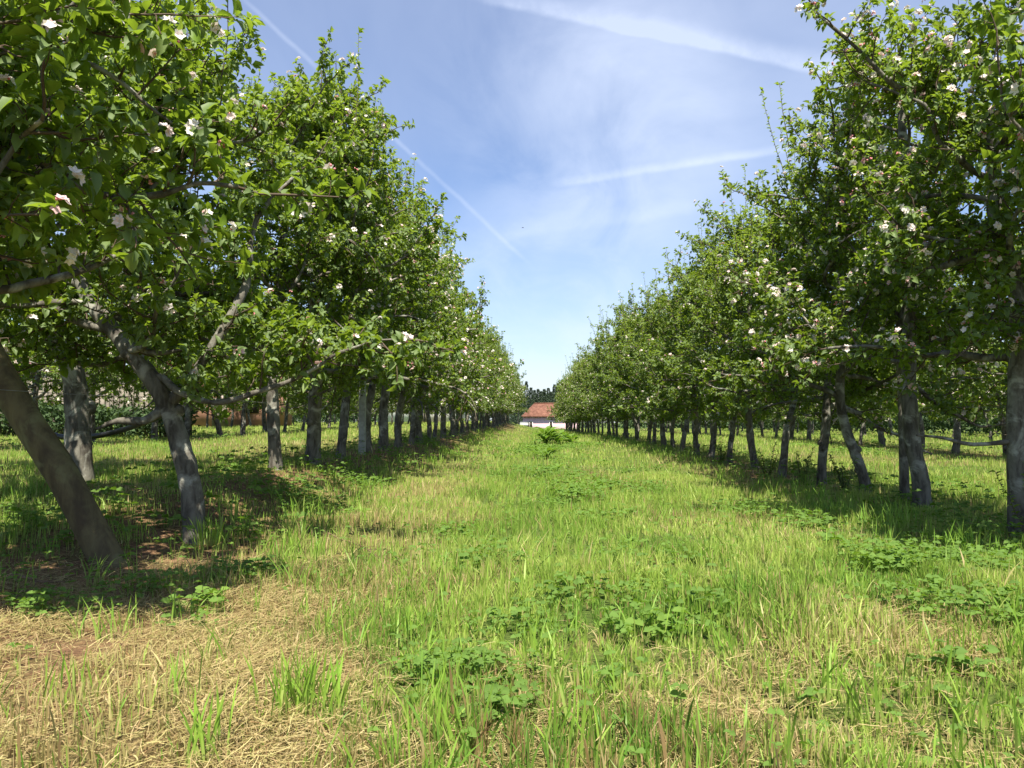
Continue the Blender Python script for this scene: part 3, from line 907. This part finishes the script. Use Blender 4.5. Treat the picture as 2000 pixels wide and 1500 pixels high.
ORD = 'first second third fourth fifth sixth seventh eighth ninth tenth eleventh twelfth thirteenth fourteenth fifteenth sixteenth seventeenth eighteenth'.split()
tr = random.Random(9)
def row(xs_zs, side, start, group, farlabel):
    for n_, (x, y) in enumerate(xs_zs):
        i_ = start + n_
        lab = f'{ORD[i_]} apple tree from the camera, row {side} the grass path' if i_ < 16 else farlabel
        kind = tr.choice([0, 2, 4, 5, 1]) if 'left' in side else tr.choice([1, 3, 5, 6, 0, 6])
        put(kind, x, y, lab, group, .88 + .23 * tr.random(), tr.random() * 6.283, (tr.gauss(0, .03), tr.gauss(0, .03)))
zl = [(718, 13.6), (748, 15.1), (778, 16.6), (803, 18.2), (820, 19.7), (837, 21.2)]
L_ = [((px - 1050) / F * Z, Z) for px, Z in zl]
z = 22.9
while z < 78:
    L_.append((XL + tr.gauss(0, .07), z)); z += 1.5 + tr.random() * .25
row(L_, 'left of', 6, LG, 'distant apple tree merging into the far part of the row left of the grass path')
zr = [(1595, 10.9), (1520, 12.6), (1470, 14.1), (1420, 16), (1385, 17.7), (1358, 19.3), (1330, 21.2), (1312, 22.7), (1295, 24.2)]
R_ = [((px - 1050) / F * Z, Z) for px, Z in zr]
z = 25.9
while z < 78:
    R_.append((XR - .020 * (z - 25) + tr.gauss(0, .08), z)); z += 1.55 + tr.random() * .25
row(R_, 'right of', 4, RG, 'distant apple tree merging into the far part of the row right of the grass path')
def outer(x0, z0, z1, step, group, label):
    z = z0
    while z < z1:
        put(tr.randrange(7), x0 + tr.gauss(0, .12), z, label, group, .9 + .18 * tr.random(), tr.random() * 6.283, (tr.gauss(0, .04), tr.gauss(0, .04)))
        z += step + tr.random() * .4
outer(-9.7, 9.5, 76, 1.9, 'apple trees in the next row to the left', 'apple tree of the next row over, seen between the stems of the left row')
outer(10.4, 8.0, 76, 1.9, 'apple trees in the next row to the right', 'apple tree of the next row over, seen between the stems of the right row')
outer(17.1, 14, 76, 2.6, 'apple trees in the second row beyond the right row', 'apple tree of the farthest row on the right, glimpsed through the nearer trees')
outer(-16.4, 26, 76, 2.6, 'apple trees in the second row beyond the left row', 'apple tree of the farthest row on the left, glimpsed through the nearer trees')

# ------------------------------------------------------------------ posts, wires, hose
g = np.random.RandomState(3)
# leaning round post
p0 = np.array(P(222, 1108, 4.85)); p0[2] = gz(p0[0], p0[1]) - .15
foot = np.array(P(205, 1085, 4.85)); a1 = np.array(P(120, 925, 4.9)); a2 = np.array(P(45, 810, 4.95)); a3 = np.array(P(-40, 660, 5.0)); a4 = np.array(P(-120, 520, 5.05))
mb = MB(); tube(mb, spline([foot + (foot - a1) * .25, foot, a1, a2, a3, a4], 5), np.linspace(.098, .088, 26), 14, .04, g, True, thin=0.0)
tag(mb.build('leaning_post', M_POSTWOOD, None, True), 'thick brown wooden post leaning steeply to the left at the near end of the row', 'post')
# concrete trellis posts
def cpost(x, y, h, label, wd=.085, name='concrete_post', mat=M_CONCRETE, grp=None):
    z0 = gz(x, y)
    r = thing(name, label, 'post', (x, y, z0), grp)
    mb = MB(); n = 10
    hs = np.linspace(-.2, h, n)
    V = []
    for k, hh in enumerate(hs):
        ww = wd / 2 * (1.08 - .16 * k / (n - 1))
        for sx_, sy_ in ((-1, -.8), (-.8, -1), (.8, -1), (1, -.8), (1, .8), (.8, 1), (-.8, 1), (-1, .8)):
            V.append((sx_ * ww, sy_ * ww, hh))
    i = np.arange(n - 1)[:, None] * 8; j = np.arange(8)[None, :]; j2 = (j + 1) % 8
    q = np.stack([i + j, i + j2, i + 8 + j2, i + 8 + j], -1).reshape(-1, 4)
    mb.add(V, [q, np.array([[(n - 1) * 8 + k for k in range(8)]])])
    mb.build('shaft', mat, r)
    mb = MB()
    for hh in (h - .07, h * .62, h * .33):
        mb.box((0, -wd * .5, hh), (.022, .012, .022))
    mb.build('wire_eye', M_DARKWOOD, r)
    return r
X = (706 - 1050) / F * 13.0
cpost(X, 13.0, P(706, 545, 13.0)[2] - gz(X, 13.0), 'pale concrete trellis post rising through the leaves of the left row', .10)
X = (642 - 1050) / F * 20
X = (1752 - 1050) / F * 8.5
r = thing('wooden_pole', 'straight slim wooden pole beside the stout dappled stem in the right row', 'pole', (X, 8.5, gz(X, 8.5)))
mb = MB(); tube(mb, [(0, 0, -.1), (0, 0, .8), (-.01, 0, 1.8), (-.02, 0, 2.9)], [.05, .048, .045, .042], 10, .05, g, True, thin=0.0); mb.build('shaft', M_BARK, r, True)
mb = MB(); tube(mb, [(-.0, -.055, 1.18), (.055, 0, 1.2), (0, .055, 1.22), (-.055, 0, 1.2), (-.0, -.055, 1.18)], .004, 5); mb.build('wire_tie', M_WIRE, r)

def line(name, pts, rad, mat, label, cat, n=5, per=6, group=None):
    mb = MB(); tube(mb, spline(pts, per), rad, n, cap=True)
    return tag(mb.build(name, mat, None, True), label, cat, group)
wl = []
for zz_ in np.linspace(3.4, 60, 30):
    wl.append((XL - .12 + .02 * math.sin(zz_), zz_, 1.06 + .01 * math.sin(zz_ * 2)))
line('trellis_wire', wl, .0022, M_WIRE, 'thin wire strung from stem to stem along the left row', 'wire')
wr = [(XR + .1, zz_, .98 + .015 * math.sin(zz_)) for zz_ in np.linspace(4.5, 60, 30)]
line('trellis_wire', wr, .0022, M_WIRE, 'thin wire strung from stem to stem along the right row', 'wire')
line('hose', [P(40, 812, 7.9), P(80, 838, 7.8), P(125, 854, 7.7), P(185, 852, 7.6), P(245, 838, 7.3), P(300, 818, 6.6), P(345, 800, 5.75)], .026, M_HOSE,
     'black hose sagging between the leaning post and the curved stem', 'hose', 8)
# fallen twigs
def deadtwig(pix, rad, label):
    pts = []
    for px, py in pix:
        X, Z = gpt(px, py); pts.append((X, Z, gz(X, Z) + .035 + .02 * g.rand()))
    r = thing('fallen_twig', label, 'twig', pts[0])
    mb = MB(); q = np.array(pts) - np.array(pts[0]); q = spline(q, 3) + g.randn((len(q) - 1) * 3 + 1, 3) * .004
    tube(mb, q, np.linspace(rad, rad * .4, len(q)), 5, .2, g, True); mb.build('stem', M_DEAD, r)
    for k in range(5):
        i = g.randint(2, len(q) - 1); d = unit(g.randn(3) * np.array([1, 1, .3]) + unit(q[i] - q[i - 1]))
        mb = MB(); tube(mb, [q[i], q[i] + d * .06, q[i] + d * .13 + g.randn(3) * .02], [rad * .5, rad * .35, rad * .2], 4); mb.build('side_twig', M_DEAD, r)
deadtwig([(640, 1050), (670, 1062), (705, 1078), (740, 1096)], .006, 'brown dead twig lying in the mown grass left of the middle of the path')
deadtwig([(10, 1140), (60, 1150), (120, 1145)], .008, 'pale dead stick lying at the left edge below the leaning post')

# suckers: leafy shoots at the feet of the right row
def sucker(px, py, h, seed, label):
    g = np.random.RandomState(seed)
    X, Z = gpt(px, py)
    r = thing('sucker_shoot', label, 'shoot', (X, Z, gz(X, Z)), 'leafy shoots at the feet of the right row')
    wd_, lf = MB(), MB()
    for k in range(6):
        a = g.rand() * 6.283; hh = h * (.5 + .5 * g.rand()); d = unit(np.array([math.cos(a) * .4, math.sin(a) * .4, 1]))
        q = np.array([d * hh * u + g.randn(3) * .008 for u in np.linspace(0, 1, 7)]); q[0] *= 0; q[0, 2] = -.02
        tube(wd_, q, np.linspace(.005, .0015, 7), 4, thin=.8)
        us = np.arange(.12, 1, .03); k_ = len(us)
        p = np.array([q[min(5, int(u * 6))] + (q[min(6, int(u * 6) + 1)] - q[min(5, int(u * 6))]) * (u * 6 % 1) for u in us])
        sd = np.cross(np.tile(d, (k_, 1)), g.randn(k_, 3)); sd /= np.linalg.norm(sd, axis=1)[:, None]
        leafcloud(lf, p, sd + d * .4, np.tile(d, (k_, 1)) + g.randn(k_, 3) * .3, .03 + .03 * g.rand(k_), .018 + .012 * g.rand(k_), .1 + .5 * g.rand(k_))
    wd_.build('stem', M_BARK, r); lf.build('foliage', M_LEAF, r)
sucker(1493, 935, .62, 1, 'dark leafy sucker shoot between two slim stems of the right row')
sucker(1560, 945, .62, 2, 'dark leafy sucker shoot left of the wide gap in the right row')
sucker(1640, 965, .60, 3, 'dark leafy sucker shoot at the foot of the knobbly crooked stem')
sucker(1985, 1050, .95, 4, 'tall thin sucker shoot beside the stem at the right edge')
sucker(1405, 905, .5, 5, 'short leafy sucker shoot farthest along the right row')
# docks on the crest of the path
def dock(px, Z, n, L0, seed, label, ht=.2):
    g = np.random.RandomState(seed)
    X = (px - 1050) / F * Z
    r = thing('dock_plant', label, 'plant', (X, Z, gz(X, Z)), 'broad-leaved docks in the middle of the path')
    lf = MB(); st = MB()
    a = g.rand(n) * 6.283; rr_ = g.rand(n) * (.10 + .35 * ht)
    p = np.stack([np.cos(a) * rr_, np.sin(a) * rr_, ht * (.3 + .7 * g.rand(n))], -1)
    fd = np.stack([np.cos(a), np.sin(a), .25 + .9 * g.rand(n)], -1)
    nr = np.stack([-np.cos(a) * .5, -np.sin(a) * .5, np.ones(n)], -1) + g.randn(n, 3) * .2
    L = L0 * (.5 + .7 * g.rand(n)); leafcloud(lf, p, fd, nr, L, L * .45, .25 + .6 * g.rand(n), .1, .35)
    for k in range(n):
        tube(st, [(0, 0, 0), p[k] * .6, p[k]], [.006, .005, .004], 4, thin=0)
    st.build('stalk', M_WEED, r); lf.build('foliage', M_WEED, r)
dock(1066, 24, 44, .38, 1, 'big broad-leaved dock standing up in front of the pink house', .44)
dock(1090, 25, 44, .34, 2, 'broad-leaved dock just right of the one in front of the house', .36)
dock(1113, 26, 40, .32, 3, 'broad-leaved dock nearest the right row at the crest', .30)
dock(1066, 17, 22, .24, 4, 'broad-leaved dock with curled leaf at mid path', .16)
dock(1085, 12.5, 20, .17, 5, 'dark low dock in mid path below the taller ones', .10)
dock(1190, 10.0, 14, .15, 6, 'small dock in the grass right of mid path', .08)

# ------------------------------------------------------------------ house at the end
hz = -2.3
HY = 134.0
r = thing('house', 'low pink house with red tiled hipped roof at the far end of the path', 'house', (0, HY, hz))
def hx(px): return (px - 1050) / F * HY
x0, x1 = hx(1021), hx(1021) + 9.5
ev = P(1050, 812, HY)[2] - hz; rg = P(1050, 788, HY)[2] - hz + .1
mb = MB(); mb.box(((x0 + x1) / 2, 4.2, ev / 2), (x1 - x0, 8, ev)); mb.build('wall', M_PINK, r)
mb = MB()
ox = .22
A = [(x0 - ox, -.25 - ox, ev - .06), (x1 + ox, -.25 - ox, ev - .06), (x1 + ox, 8.6 + ox, ev - .06), (x0 - ox, 8.6 + ox, ev - .06), (x0 + 1.9, 4.2, rg), (x1 - 1.9, 4.2, rg)]
A += [(p[0], p[1], p[2] - .12) for p in A[:4]]
mb.add(A, [np.array([[0, 1, 5, 4], [2, 3, 4, 5], [6, 7, 1, 0], [7, 8, 2, 1], [8, 9, 3, 2], [9, 6, 0, 3], [9, 8, 7, 6]]), np.array([[1, 2, 5], [3, 0, 4]])])
rf = mb.build('roof', M_TILE, r)
mb = MB(); mb.box(((x0 + x1) / 2, 4.2, rg + .02), (x1 - x0 - 3.8, .3, .16)); mb.build('ridge_tiles', M_TILE, rf)
mb = MB(); mb.box((x0 + 2.2, 1.9, ev + .62), (.5, .5, .35)); mb.build('roof_vent', M_DARKWOOD, rf)
for wx in (1031.5, 1037.0, 1076, 1108):
    w_ = MB(); X = hx(wx)
    w_.box((X, .16, ev - 1.55), (.42, .1, 1.15)); wo_ = w_.build('window', M_DARKWOOD, r)
    f_ = MB()
    for dx in (-.25, .25): f_.box((X + dx, .12, ev - 1.55), (.07, .12, 1.3))
    for dz in (-.62, .62): f_.box((X, .115, ev - 1.55 + dz), (.43, .11, .08))
    f_.build('frame', M_WHITE, wo_)
r = thing('lean_to', 'small pale lean-to against the left corner of the pink house', 'shed', (0, HY - 3, hz))
mb = MB(); mb.box((hx(1024), 1.2, 0.95), (1.1, 2.2, 1.9)); mb.build('wall', M_CONCRETE, r)
mb = MB(); A = [(hx(1024) - .7, -.1, 1.88), (hx(1024) + .7, -.1, 1.85), (hx(1024) + .7, 2.4, 2.3), (hx(1024) - .7, 2.4, 2.35)]; A += [(a_[0], a_[1], a_[2] + .1) for a_ in A]
mb.add(A, np.array([[3, 2, 1, 0], [4, 5, 6, 7], [0, 1, 5, 4], [1, 2, 6, 5], [2, 3, 7, 6], [3, 0, 4, 7]])); mb.build('roof', M_CONCRETE, r)
mb = MB(); mb.box((hx(1024), .06, .8), (.5, .1, 1.5)); mb.build('door', M_DARKWOOD, r)

def shed(x, y, wx, wy, h, wall, roofm, label, name='shed'):
    z0 = gz(x, y)
    r = thing(name, label, 'shed', (x, y, z0))
    mb = MB(); mb.box((0, 0, h / 2), (wx, wy, h)); mb.build('wall', wall, r)
    e = .25; a_ = wx / 2 + e; b_ = wy / 2 + e; rh = h + wy * .22
    V = [(-a_, -b_, h - .05), (a_, -b_, h - .05), (a_, 0, rh), (-a_, 0, rh), (-a_, b_, h - .05), (a_, b_, h - .05)]
    V += [(p[0], p[1], p[2] + .1) for p in V]
    mb = MB(); mb.add(V, np.array([[0, 3, 2, 1], [3, 4, 5, 2], [6, 7, 8, 9], [9, 8, 11, 10], [0, 1, 7, 6], [4, 10, 11, 5], [0, 6, 9, 3], [3, 9, 10, 4], [1, 2, 8, 7], [2, 5, 11, 8]])); mb.build('roof', roofm, r)
    mb = MB()
    for s_ in (-1, 1):
        mb.add([(s_ * wx / 2, -wy / 2, h), (s_ * wx / 2, wy / 2, h), (s_ * wx / 2, 0, rh)], np.array([[0, 1, 2]]))
    mb.build('gable', wall, r)
    for k in (-.3, .3):
        mb = MB(); mb.box((k * wx, -wy / 2 - .02, h * .52), (wx * .16, .06, h * .3)); mb.build('window', M_DARKWOOD, r)
    mb = MB(); mb.box((0, -wy / 2 - .02, h * .38), (.9, .06, h * .74)); mb.build('door', M_GREYWOOD, r)
    return r
shed(-11.6, 84, 7.5, 4.5, 2.7, M_WHITE, M_TILE, 'white walled outbuilding glimpsed between the stems of the left row')
shed(-18.5, 48, 6.0, 4.0, 2.3, M_BROWN, M_TILE, 'reddish brown hut glimpsed behind the left row')

# board fence far left
fx0, fx1, fy = -19.0, -10.4, 23.5
r = thing('board_fence', 'weathered pale board fence behind the leaning post, far left', 'fence', (fx0, fy, gz(-13, fy)))
mb = MB(); x = 0.0
while x < fx1 - fx0:
    wd_ = .09 + .06 * g.rand(); hh = 1.25 + .55 * g.rand()
    mb.box((x + wd_ / 2, 0, hh / 2), (wd_, .022, hh)); x += wd_ + .015 + .03 * g.rand()
mb.build('boards', M_GREYWOOD, r)
for hh in (.4, 1.2):
    mb = MB(); mb.box(((fx1 - fx0) / 2, .04, hh), (fx1 - fx0, .05, .08)); mb.build('rail', M_GREYWOOD, r)
for k in range(5):
    mb = MB(); mb.box((k * (fx1 - fx0) / 4, .11, .9), (.1, .1, 1.8)); mb.build('post', M_GREYWOOD, r)
r = thing('bucket', 'bright blue plastic bucket upside down on the fence post', 'bucket', (fx1, fy + .11, gz(-13, fy) + 1.80))
mb = MB(); tube(mb, [(0, 0, 0), (0, 0, .03), (0, 0, .031), (0, 0, .24)], [.155, .155, .145, .115], 18, cap=True); mb.build('pail', M_BLUE, r)
mb = MB(); tube(mb, [(.15, 0, .02), (.17, -.08, -.03), (0, -.19, -.06), (-.17, -.08, -.03), (-.15, 0, .02)], .004, 5); mb.build('handle', M_WIRE, r)

# ------------------------------------------------------------------ conifers far behind the house
def conifer(seed, h):
    g = np.random.RandomState(seed); wd_, lf = MB(), MB()
    tube(wd_, [(0, 0, 0), (.1, 0, h * .5), (0, 0, h)], [.25, .16, .03], 7, thin=.3)
    n = 2600
    u = g.rand(n) ** 1.15; zz_ = h * (.12 + .88 * u)
    rmax = (1 - u) ** .95 * (h * .17) * (1 + .30 * np.sin(zz_ * 2.6 + seed)) + .06
    a = g.rand(n) * 6.283; rr_ = rmax * np.sqrt(g.rand(n))
    p = np.stack([np.cos(a) * rr_, np.sin(a) * rr_, zz_ - rr_ * .25], -1)
    fd = np.stack([np.cos(a), np.sin(a), -.2 + .7 * g.rand(n)], -1)
    leafcloud_lo(lf, p, fd, g.randn(n, 3) + np.array([0, 0, 1]), .5 + .5 * g.rand(n), .2 + .2 * g.rand(n), g.rand(n))
    return wd_, lf
cf = [conifer(k, h) for k, h in enumerate((24, 22, 26, 23))]
cfirst = [None] * 4
CG = 'conifers on the skyline behind the pink house'
cpix = [(1012, 738), (1017, 752), (1028, 745), (1037, 757), (1044, 762), (1051, 760), (1057, 764), (1063, 760), (1071, 758), (1077, 765), (1083, 751), (1090, 748), (1098, 742), (1106, 750), (1003, 748), (994, 750), (985, 745), (1115, 745), (1126, 750)]
for k, (px, py) in enumerate(cpix):
    Z = 300 + (k * 37 % 50)
    p = P(px, py, Z); z0 = gz(p[0], Z)
    kd = k % 4
    lab = {0: 'tallest dark conifer at the left end of the skyline gap', 2: 'tall narrow conifer second from the left in the skyline gap', 10: 'dark conifer standing tall above the right end of the tiled roof', 12: 'tall conifer half hidden by the right row at the skyline'}.get(k, 'dark conifer of the even-topped stand behind the pink house')
    if cfirst[kd] is None:
        o = thing('conifer', lab, 'conifer', (0, 0, 0), CG); cf[kd][0].build('trunk', M_BARK, o); cf[kd][1].build('crown', M_CONIFER, o); cfirst[kd] = o
    else:
        o = copy_tree(cfirst[kd])
    s_ = (p[2] - z0) / (24, 22, 26, 23)[kd]
    o.location = (p[0], Z, z0); o.scale = (s_, s_, s_); o.rotation_euler = (0, 0, k * 1.3)
    tag(o, lab, 'conifer', CG)
# woods and hedges that close the view all round
mb = MB(); g = np.random.RandomState(8)
def belt(n, x0, x1, y0, y1, h, size):
    x = x0 + (x1 - x0) * g.rand(n); y = y0 + (y1 - y0) * g.rand(n)
    top = h * (.55 + .45 * vnoise(x, y, 5, 81) + .15 * vnoise(x, y, 1.5, 82))
    z = ground(x, y) + top * np.sqrt(g.rand(n))
    leafcloud_lo(mb, np.stack([x, y, z], -1), g.randn(n, 3), g.randn(n, 3) + np.array([0, 0, 1]), size * (.6 + .8 * g.rand(n)), size * .6 * (.6 + .8 * g.rand(n)), g.rand(n))
belt(14000, -34, -30, 5, 90, 5.0, .5)
belt(14000, 26, 30, 8, 90, 5.0, .5)
belt(5000, -19.5, -10.0, 21.6, 23.2, 1.25, .16)
belt(16000, 21, 23, 8, 90, 2.6, .26)
belt(12000, -23, -21, 8, 90, 2.4, .26)
belt(12000, -120, -14, 120, 130, 6.5, .8)
belt(12000, 13, 120, 120, 130, 6.5, .8)
belt(34000, -110, 110, 352, 368, 17.5, 1.1)
tag(mb.build('woods', M_HEDGE), 'dark hedges and woods closing the view beyond the orchard', 'woods', kind='stuff')

# ------------------------------------------------------------------ bird
p = P(1021, 445, 110)
r = thing('bird', 'tiny dark bird gliding in the sky above the gap between the rows', 'bird', p)
mb = MB(); tube(mb, spline([(-.16, 0, .0), (-.08, 0, .01), (.02, 0, .01), (.10, 0, .015), (.14, 0, .02), (.17, 0, .01)], 3), np.interp(np.linspace(0, 1, 16), [0, .2, .5, .7, .85, 1], [.012, .028, .04, .024, .026, .004]), 8, cap=True)
for s_ in (-1, 1):
    V = np.array([(-.03, s_ * .02, .02), (.05, s_ * .02, .02), (.07, s_ * .14, .06), (.02, s_ * .30, .03), (-.02, s_ * .28, .028), (-.02, s_ * .13, .055)])
    V = np.concatenate([V, V - np.array([0, 0, .006])])
    mb.add(V, [np.array([[0, 1, 2, 5], [5, 2, 3, 4], [11, 8, 7, 6], [10, 9, 8, 11]]), np.array([[1, 7, 8, 2], [2, 8, 9, 3], [3, 9, 10, 4], [4, 10, 11, 5], [5, 11, 6, 0]])])
V = np.array([(-.13, -.012, 0), (-.13, .012, 0), (-.24, .035, 0), (-.24, -.035, 0)]); V = np.concatenate([V, V + np.array([0, 0, .006])])
mb.add(V, np.array([[0, 1, 2, 3], [7, 6, 5, 4], [0, 4, 5, 1], [1, 5, 6, 2], [2, 6, 7, 3], [3, 7, 4, 0]]))
mb.build('body', M_BIRD, r)
